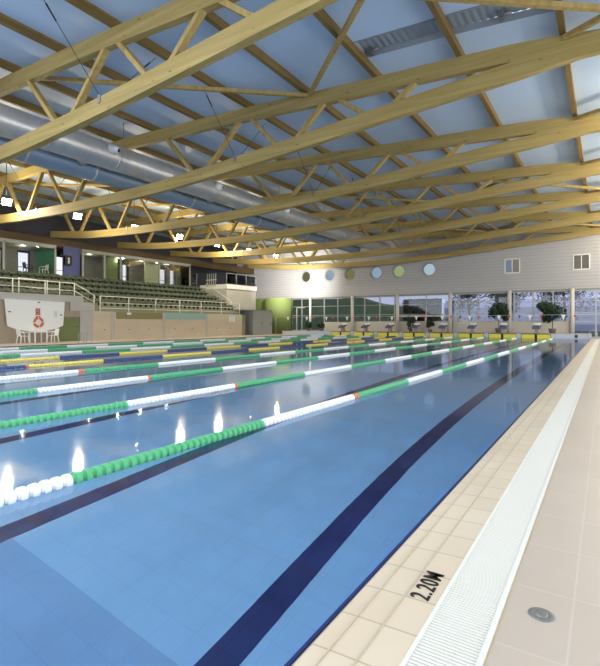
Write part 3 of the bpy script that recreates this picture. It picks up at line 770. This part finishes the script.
# railings
def railing(name, pts, zf0, label, h=1.05, mid=(.55,), kick=None):
    """pts: posts (x,y,z floor)"""
    t = thing(name, (pts[0][0],pts[0][1],pts[0][2]), label, 'railing', 'white railings of the stand')
    for (x,y,z) in pts:
        b = MB(); b.cyl((x,y,z-.12),(x,y,z+h),.032,8); b.build('post', M['rail'], t)
    for k,hh in enumerate((h,)+tuple(mid)):
        b = MB()
        for p,q in zip(pts,pts[1:]): b.cyl((p[0],p[1],p[2]+hh),(q[0],q[1],q[2]+hh),.030 if k == 0 else .022,8)
        b.build('rail', M['rail'], t)
    return t
zb0 = 1.62+H
railing('railing', [(XLW+.05,y,zb0) for y in (7.6,10.1,12.4,14.45,16.5,17.3)], 0, 'white tube railing along the balcony above the shield panel', h=.98)
railing('railing', [(XLW+.05,14.8,zb0),(XLW-.9,16.9,zb0),(XLW-.9,18.9,zb0),(XLW-.2,19.9,zw+.05)], 0, 'white stair railing stepping down from the balcony end', h=1.05)
railing('railing', [(XLW-.11,y,zw+.1) for y in (20.3,22.65,25.14,27.62,30.08,32.63,35.2)], 0, 'white tube railing on top of the concrete stand wall', h=.95, mid=(.5,.12))
# stand: six steps of concrete
b = MB(); NS = 6; rise = (3.6-.8)/NS; X0 = -30.3; tread = (X0-XB)/NS
b.box(X0,XLW-.22,YA,36.2,0,zw-.03)
for i in range(NS): b.box(XB,X0-tread*i,YN-2,36.2,zw-.05+rise*i if i else 0,zw+rise*(i+1)-.03)
struct('stand_floor', b, M['step'], 'stepped concrete spectator stand rising to the glazed rooms', 'stand')
# seats
def seat_proto():
    t = thing('stadium_seat', (0,0,0), '', 'seat')
    b = MB(); w = .25
    prof = [(.20,.20),(.22,.30),(.05,.28),(-.12,.27),(-.19,.31),(-.23,.46),(-.25,.53)]
    vs = []
    for k,(px,pz) in enumerate(prof):
        for s_ in (-1,-.5,0,.5,1):
            cup = .03*abs(s_)**2
            zz = pz + (cup if k < 5 else 0) - (.06*abs(s_)**3 if k == 6 else 0); xx_ = px + (cup if k >= 4 else 0)
            vs.append((xx_, s_*w, zz))
    b.add(vs, [(k*5+j,k*5+j+1,(k+1)*5+j+1,(k+1)*5+j) for k in range(len(prof)-1) for j in range(4)], True)
    o = b.build('shell', M['seat'], t)
    md = o.modifiers.new('solid','SOLIDIFY'); md.thickness = .025
    b = MB(); b.box(-.1,.1,-.03,.03,0,.275); b.build('bracket', M['darksteel'], t)
    return t
proto = None
rows = ['lowest','second','third','fourth','fifth','topmost']
for r in range(NS):
    if r == NS-1: continue
    zz = zw+rise*(r+1)-.03; xs_ = X0-tread*r-.42
    y = (20.6 if r == 0 else 11.6+r*.6) ; 
    while y < 35.9-.25*r:
        lb = f'moss green stadium seat in the {rows[r]} row of the stand'
        if proto is None:
            proto = seat_proto(); proto.location = (xs_,y,zz); proto['label'] = lb; proto['group'] = 'stadium seats in the lowest row'
        else: copy_tree(proto, (xs_,y,zz), lb, f'stadium seats in the {rows[r]} row')
        y += .52 if r < 3 else .56
# ------------------------------------------------------------------ glazed rooms above the stand
ZR = ZT+2.35
def room(y0, y1, label, panels, posts, lights, dep):
    t = thing('glazed_room', (XB,(y0+y1)/2,ZT), label, 'glazed room', 'glazed rooms above the stand', 'thing')
    b = MB(); b.box(XB-3.2,XB,y0,y1,ZR-.26,ZR); b.build('roof_slab', M['greyframe'], t)
    b = MB(); b.box(XB-3.2,XB,y0,y1,ZT-.03,ZT+.03); b.build('floor_slab', M['greyframe'], t)
    for y in posts:
        b = MB(); b.box(XB-.12,XB,y-.07,y+.07,ZT,ZR-.2); b.build('post', M['greyframe'], t)
    b = MB(); b.box(XB-.07,XB-.06,y0,y1,ZT+.03,ZR-.26); b.build('glazing', M['boxglass'], t)
    for (a,c,m) in panels:
        dp = 1.0 if m != 'roomgrey' else 2.6; k_ = (XB-dp)/XB      # panels stand further back in the room
        b = MB(); b.box(XB-dp,XB-dp+.1,a*k_,c*k_,ZT+.03,ZR-.26); b.build('coloured_panel', M[m], t)
    b = MB(); b.box(XB-dep,XB-.02,y1-.1,y1,ZT,ZR-.1); b.build('side_wall', M['g_sage' if y1 > 30 else 'g_green'], t)
    for y in lights:
        b = MB(); b.lathe([(0,0),(.09,0),(.1,.02)], (XB-.5,y,ZR-.275), 12); dl = b.build('downlight', M['downlight'], t)
        li = bpy.data.lights.new('room_light','POINT'); li.energy = 25; li.color = (1,.93,.8); li.shadow_soft_size = .1
        lo = bpy.data.objects.new('room_light', li); C.objects.link(lo); lo.location = (XB-.8,y,ZR-.45)
    return t
room(7.0,20.75,'glazed room with an emerald green panel and chairs, above the balcony',
     [(16.95,17.8,'roomgrey'),(18.72,19.1,'roomgrey')], (10,13.5,16.95,20.68), (12,15,18.6), 2.9)
room(22.9,34.8,'longer glazed room with moss green and pale panels',
     [(23.0,24.9,'roomgrey'),(25.0,26.1,'g_olive'),(27.3,29.0,'roomgrey'),(29.0,30.6,'g_pale'),(31.6,32.0,'roomgrey')], (22.97,24.95,26.55,30.8,34.73), (24,26.8,29.2,32.3), 2.05)
b = MB(); b.box(XB-.4,XB-.3,21.5,22.9,ZT-.03,ZR+.1); struct('wall_violet', b, M['violet'])
t = thing('wall_speaker', (XB-.2,21.75,ZT+1.2), 'black loudspeaker hanging on the violet wall between the glazed rooms', 'speaker')
b = MB(); b.box(XB-.3,XB-.05,21.5,22.05,ZT+.95,ZT+1.7); b.build('cabinet', M['black'], t)
b = MB()
for zz in (1.08,1.2,1.32,1.44): b.box(XB-.05,XB-.04,21.72,21.84,ZT+zz,ZT+zz+.07)
b.build('indicator', M['white'], t)
# chairs inside the first room
def simple_chair(x,y,z,label,face=1,arms=True,m='white',group=None):
    t = thing('plastic_chair', (x,y,z), label, 'chair', group)
    f = face
    b = MB(); b.box(x-.22,x+.22,y-.22,y+.22,z+.41,z+.44); b.build('seat', M[m], t)
    b = MB(); 
    yb0_, yb1_ = y-f*.2, y-f*.27
    b.add([(x-.22,yb0_,z+.44),(x+.22,yb0_,z+.44),(x+.2,yb1_,z+.84),(x-.2,yb1_,z+.84),(x-.22,yb0_-f*.03,z+.44),(x+.22,yb0_-f*.03,z+.44),(x+.2,yb1_-f*.03,z+.84),(x-.2,yb1_-f*.03,z+.84)],
          [(0,1,2,3),(7,6,5,4),(0,4,5,1),(1,5,6,2),(2,6,7,3),(3,7,4,0)]); b.build('backrest', M[m], t)
    for sx in (-1,1):
        for sy in (-1,1):
            b = MB(); b.beam((x+sx*.2,y+sy*.2,z+.41),(x+sx*.25,y+sy*.25,z),.045,.045,up=(1,0,0)); b.build('leg', M[m], t)
        if arms:
            b = MB(); b.tube([(x+sx*.22,y-f*.24,z+.68),(x+sx*.25,y+f*.05,z+.66),(x+sx*.25,y+f*.2,z+.6),(x+sx*.23,y+f*.21,z+.44)],.024,6); b.build('armrest', M[m], t)
    return t
simple_chair(XB-.6,20.1,ZT+.03,'pale chair behind the glass in front of the emerald panel',-1)
simple_chair(XB-.6,18.9,ZT+.03,'dark chair behind the glass beside the bright window',1,m='darksteel')
simple_chair(XB-.6,16.6,ZT+.03,'black chair at the end window of the balcony room',1,m='black')
# table and chairs below the shield
simple_chair(-28.7,14.75,.03,'white plastic armchair beside the table under the shield, stand end',1)
simple_chair(-28.7,16.55,.03,'white plastic armchair beside the table under the shield, door end',-1)
t = thing('plastic_table', (-28.7,15.65,.03), 'white plastic table between the two armchairs under the shield panel', 'table')
b = MB(); b.box(-29.05,-28.35,15.25,16.05,.70,.74); b.box(-29.0,-28.4,15.3,16.0,.65,.70); b.build('tabletop', M['white'], t)
for sx in (-29.0,-28.4):
    for sy in (15.3,16.0):
        b = MB(); b.beam((sx,sy,.7),(sx,sy,.03),.06,.06,up=(1,0,0)); b.build('leg', M['white'], t)

# landing block at the end of the stand
b = MB(); b.box(-35.6,-32.0,36.25,41.0,.8+H+.4,3.9+H-.45); struct('landing_wall', b, M['greyconc'])
b = MB(); b.box(-35.6,-31.9,36.22,41.05,3.9+H-.45,3.9+H); struct('landing_slab', b, M['white'])
t = thing('glass_balustrade', (-32,38.6,3.9+H), 'glass balustrade on the white landing block past the stand', 'balustrade')
for y in (36.3,37.8,39.4,41.0):
    b = MB(); b.cyl((-32,y,3.9+H),(-32,y,5.0+H),.03,8); b.build('post', M['frame'], t)
b = MB(); b.box(-32.01,-31.99,36.3,41.0,3.95+H,4.98+H); b.build('pane', M['railglass'], t)
b = MB(); b.cyl((-32,36.3,5.0+H),(-32,41,5.0+H),.025,8); b.build('handrail', M['frame'], t)
t = thing('slatted_gate', (-34,36.2,3.6+H), 'pale slatted gate at the top corner of the stand', 'gate')
b = MB()
for i in range(5): b.box(-34.6+.28*i,-34.5+.28*i,36.2,36.26,ZT+.1,ZT+1.45)
b.build('slats', M['frame'], t)
b = MB(); b.box(-34.7,-33.3,36.19,36.24,ZT+.75,ZT+.83); b.box(-34.7,-33.3,36.19,36.24,ZT,ZT+.1); b.build('crossbar', M['white'], t)
railing('stair_railing', [(-34.6,36.1,ZT-.45),(-31.2,36.1,1.2+H)], 0, 'sloping white handrail on the steps against the landing block', h=.9, mid=())
# recess with service cabin
b = MB(); b.box(-31.5,-31.3,YB_+.02,37.1,.03,1.2+H); struct('wall_recess', b, M['darkconc'])
t = thing('waste_bin', (-30.3,36.2,.03), 'dark wheeled bin standing in the recess past the stand wall', 'bin')
b = MB(); b.box(-30.6,-30.0,35.85,36.45,.1,1.1); b.build('body', M['darksteel'], t)
b = MB(); b.box(-30.65,-29.95,35.8,36.5,1.1,1.18); b.build('lid', M['black'], t)
for y in (35.9,36.4):
    b = MB(); b.cyl((-30.62,y-.04,.11),(-30.62,y+.04,.11),.09,12); b.build('wheel', M['black'], t)
t = thing('service_cabin', (-30,38.7,.03), 'grey metal panelled service cabin between the stand wall and green wall', 'cabin')
b = MB(); b.box(-31.5,XLW,37.15,40.3,.03,1.22+H); b.build('body', M['metalpanel'], t)
b = MB(); b.box(-31.5,XLW+.06,35.5,40.4,1.22+H,1.3+H); b.build('roof', M['greyframe'], t)
for a,c in ((37.25,38.7),(38.78,40.2)):
    b = MB(); b.box(XLW,XLW+.03,a,c,.1,1.15+H); d = b.build('door', M['metalpanel'], t)
    b = MB(); b.cyl((XLW+.05,c-.2,1.0),(XLW+.05,c-.2,1.3),.02,8); b.build('handle', M['darksteel'], d)
# green curved wall
b = MB(); n = 28; R_ = 1.45; cx, cy = -30.75, 43.45
b.cyl((cx,cy,.03),(cx,cy,2.72+H),R_,48); struct('wall_green_curve', b, M['greenwall'])
b = MB(); b.box(-36,-30.7,YW-.02,YW+.1,.03,zs); struct('wall_green_back', b, M['greenwall'])
b = MB(); b.box(-36,-31.3,43,43.2,.03,2.75+H); struct('wall_green_side', b, M['greenwall'])
b = MB(); b.box(-29.1,-29.0,44.6,44.7,ZE,1.75+H); b.box(-29.1,-28.0,44.6,44.7,1.65+H,1.75+H); tag(b.build('door_surround', M['frame']), 'grey metal door surround next to the green curved wall', 'door frame')

# ladders
def ladder(x, y, label, s):
    t = thing('pool_ladder', (x,y,.03), label, 'pool ladder', 'steel pool ladders')
    for dy in (-.26,.26):
        b = MB(); b.tube([(x-s*.45,y+dy,.03),(x-s*.45,y+dy,.45),(x-s*.38,y+dy,.62),(x-s*.2,y+dy,.7),(x-s*.02,y+dy,.62),(x+s*.1,y+dy,.4),(x+s*.1,y+dy,-1.2)],.021,8); b.build('handrail', M['frame'], t)
    for zz in (-.25,-.55,-.85,-1.15):
        b = MB(); b.box(x+s*.1-.04,x+s*.1+.04,y-.26,y+.26,zz-.015,zz+.015); b.build('rung', M['frame'], t)
ladder(XL+.05, 17.0, 'steel pool ladder with curved handrails at the stand side edge', 1)
ladder(XR-.05, 41.2, 'steel pool ladder with curved handrails in the corner by the end wall', -1)

# ------------------------------------------------------------------ plants
def leaf_cloud(b, c, rad, n, size, seed, squash=1):
    rnd = random.Random(seed); c = Vector(c)
    lumps = [(c + Vector((rnd.uniform(-1,1)*rad[0]*.6, rnd.uniform(-1,1)*rad[1]*.6, rnd.uniform(-1,1)*rad[2]*.6)), rnd.uniform(.35,.6)) for _ in range(9)]
    for _ in range(n):
        lc, lr = rnd.choice(lumps)
        d = Vector((rnd.gauss(0,1),rnd.gauss(0,1),rnd.gauss(0,1))).normalized()*(rnd.random()**.4)
        p = lc + Vector((d.x*rad[0]*lr,d.y*rad[1]*lr,d.z*rad[2]*lr*1.1))
        u = Vector((rnd.gauss(0,1),rnd.gauss(0,1),rnd.gauss(0,.6))).normalized(); v = u.orthogonal().normalized(); s_ = size*rnd.uniform(.6,1.3)
        b.add([p-u*s_, p+v*s_*.5, p+u*s_, p-v*s_*.5], [(0,1,2,3)])
def potted_tree(x, y, z0, hc, rad, label, seed, n=900):
    t = thing('potted_tree', (x,y,z0), label, 'potted tree', 'potted trees by the windows')
    b = MB(); b.lathe([(0,0),(.22,0),(.3,.36),(.32,.4),(.27,.4),(.26,.34),(0,.34)], (x,y,z0),18); b.build('pot', M['pot'], t)
    b = MB(); b.tube([(x,y,z0+.3),(x+.02,y,z0+.9),(x-.02,y,hc-.3),(x,y,hc+.2)],.035,7)
    for k in range(6):
        a = k*1.05; b.tube([(x,y,hc-.5+.12*k),(x+math.cos(a)*rad*.4,y+math.sin(a)*rad*.3,hc-.1+.08*k),(x+math.cos(a)*rad*.75,y+math.sin(a)*rad*.6,hc+.1+.08*k)],.015,5)
    b.build('trunk', M['bark'], t)
    b = MB(); leaf_cloud(b,(x,y,hc),(rad,rad*.85,.95),n,.13,seed); b.build('foliage', M['leaf'], t)
potted_tree(-3.75,44.6,ZE,2.15,1.15,'bushy dark green potted tree before the window bay near the deck',1,1500)
potted_tree(-8.0,45.0,ZE,2.25,.85,'dark green potted tree partly behind the window wall column',2,1300)
def potted_shrub(x,y,z0,h,rad,label,seed,n=380):
    t = thing('potted_shrub', (x,y,z0), label, 'potted plant', 'potted shrubs by the windows')
    b = MB(); b.lathe([(0,0),(.16,0),(.2,.26),(.17,.26),(0,.24)], (x,y,z0),16); b.build('pot', M['pot'], t)
    b = MB(); b.tube([(x,y,z0+.2),(x,y,z0+h)],.02,6); b.build('stem', M['bark'], t)
    b = MB(); leaf_cloud(b,(x,y,z0+.3+h*.45),(rad,rad,h*.5),n,.1,seed); b.build('foliage', M['leaf'], t)
potted_shrub(-16.1,45.2,ZE,1.25,.55,'dark potted shrub inside the white door frame',3,600)
potted_shrub(-14.2,45.3,ZE,.9,.4,'smaller dark potted shrub by the middle post of the white door frame',4)
potted_shrub(-27.6,44.8,ZE,.75,.4,'low dark potted shrub beside the slim end column',5)
potted_shrub(-26.0,44.8,ZE,.65,.4,'low dark potted shrub further along from the slim end column',6)

# ------------------------------------------------------------------ outdoors
b = MB(); b.box(-90,60,YW+.5,140,-.4,-.05); struct('ground_outside', b, M['lawn'])
# grassy bank falling to the right
b = MB(); nx, ny = 30, 8; vs = []
for j in range(ny+1):
    for i in range(nx+1):
        x = -80+ (70)*i/nx; y = 54+ 20*j/ny
        hgt = max(0,min(1,(-13-x)/20))*5.2*min(1,j/5) + (.25*math.sin(x*.7+j) if j else 0)*min(1,max(0,(-13-x)/6))
        vs.append((x,y,hgt-.06))
b.add(vs, [(j*(nx+1)+i,j*(nx+1)+i+1,(j+1)*(nx+1)+i+1,(j+1)*(nx+1)+i) for j in range(ny) for i in range(nx)], True)
struct('hill', b, M['lawn'])
b = MB(); b.box(-24,8,84,90,-.1,3.8); b.prism([(84,3.8),(90,3.8),(87,5.2)],-24.3,8.3,'yz')
t = tag(b.build('house', M['paledist']), 'long pale building beyond the lawn outside the windows', 'building')
def out_tree(x,y,h,r,seed,label,n=1500):
    t = thing('garden_tree', (x,y,-.05), label, 'tree', 'trees on the lawn outside')
    b = MB(); b.tube([(x,y,-.1),(x+.1,y,h*.35),(x-.1,y,h*.6),(x,y,h*.9)],.14,8)
    rnd = random.Random(seed)
    for k in range(16):
        a = rnd.uniform(0,6.28); z1 = h*rnd.uniform(.35,.7); b.tube([(x,y,z1),(x+math.cos(a)*r*.5,y+math.sin(a)*r*.5,z1+h*.12),(x+math.cos(a)*r*.95,y+math.sin(a)*r*.95,z1+h*.22)],.04,5)
    b.build('trunk', M['bark'], t)
    b = MB(); leaf_cloud(b,(x,y,h*.68),(r,r,h*.36),n,.17,seed); b.build('foliage', M['leafout'], t)
out_tree(-9.5,58,6.5,2.6,11,'thin leafy tree outside, seen past the entrance frame')
out_tree(-4.0,62,7.5,3.0,12,'broad tree outside, behind the potted tree near the deck')
out_tree(1.5,60,6.0,2.4,13,'tree outside beyond the full height glazing')
out_tree(-15.5,66,7.0,2.6,14,'tree outside standing past the clipped hedge')
b = MB(); t = thing('clipped_hedge', (-15.9,50.2,-.05), 'tall dark clipped hedge block outside the window wall', 'hedge')
b.box(-18.5,-14.7,49.7,50.9,-.05,3.65); b.build('core', M['hedge'], t)
b = MB(); rnd = random.Random(5)
for _ in range(2600):
    x = rnd.uniform(-18.6,-14.6); z = rnd.uniform(0,3.7); y = 49.66+rnd.uniform(-.08,.03)
    if rnd.random() < .2: y = rnd.uniform(49.7,50.9); z = 3.65+rnd.uniform(0,.1)
    u = Vector((rnd.gauss(0,1),rnd.gauss(0,.4),rnd.gauss(0,1))).normalized()*.09; v = u.orthogonal().normalized()*.05; p = Vector((x,y,z))
    b.add([p-u,p+v,p+u,p-v],[(0,1,2,3)])
b.build('foliage', M['hedge'], t)

# ------------------------------------------------------------------ light
wd = bpy.data.worlds.new('sky'); bpy.context.scene.world = wd; wd.use_nodes = True
nt = wd.node_tree; nt.nodes.clear()
ob = nt.nodes.new('ShaderNodeOutputWorld'); bg = nt.nodes.new('ShaderNodeBackground')
bg.inputs[0].default_value = (.86,.89,1,1); bg.inputs[1].default_value = 1.7
nt.links.new(bg.outputs[0], ob.inputs[0])
def area(name, loc, rot, sx, sy, e, col):
    li = bpy.data.lights.new(name,'AREA'); li.shape = 'RECTANGLE'; li.size = sx; li.size_y = sy; li.energy = e; li.color = col
    o = bpy.data.objects.new(name, li); C.objects.link(o); o.location = loc; o.rotation_euler = rot; return o
# added fill lamps in the unseen openings of the right and near walls
area('added_side_fill', (XRW+.12, 19.5, 3.25), (0, PI/2, 0), 4.6, 50, 3600, (.9,.95,1))
area('added_near_fill', (-15, YN-2.1, 3.65), (PI/2, 0, 0), 44, 5.4, 3500, (.9,.95,1))
for x0_, x1_ in ROOF_FILL:  # added lamps over the unseen roof openings, lifting the pool floor
    area('added_roof_fill', ((x0_+x1_)/2, (RY0+RY1)/2, zroof((x0_+x1_)/2)+.06), (0,0,0), x1_-x0_, RY1-RY0, 900, (.93,.97,1))
# a floodlight washing the corner of the far wall
sp = bpy.data.lights.new('corner_flood','SPOT'); sp.energy = 6500; sp.spot_size = math.radians(105); sp.spot_blend = 1; sp.color = (1,.97,.92); sp.shadow_soft_size = .1
so = bpy.data.objects.new('corner_flood', sp); C.objects.link(so); so.location = (-26.5,39.0,5.0+H)
so.rotation_euler = (Vector((-30.6,46.2,4.9+H))-so.location).to_track_quat('-Z','Y').to_euler()

# ------------------------------------------------------------------ camera, colour management
cam = bpy.data.cameras.new('camera'); co = bpy.data.objects.new('camera', cam); C.objects.link(co)
co.location = (0,0,H); co.rotation_euler = (PI/2, 0, math.radians(32.665))
cam.sensor_fit = 'HORIZONTAL'; cam.sensor_width = 36; cam.lens = 477.4/600*36; cam.shift_y = -10.1/600
cam.clip_start = .05; cam.clip_end = 500
sc = bpy.context.scene; sc.camera = co
sc.view_settings.view_transform = 'Standard'; sc.view_settings.look = 'None'; sc.view_settings.gamma = 1; sc.view_settings.use_curve_mapping = False
sc.view_settings.exposure = -0.42
sc.cycles.max_bounces = 14; sc.cycles.diffuse_bounces = 6; sc.cycles.glossy_bounces = 6; sc.cycles.transmission_bounces = 10; sc.cycles.transparent_max_bounces = 16
sc.cycles.sample_clamp_indirect = 6
for o in bpy.data.objects:
    if '_o' in o: del o['_o']
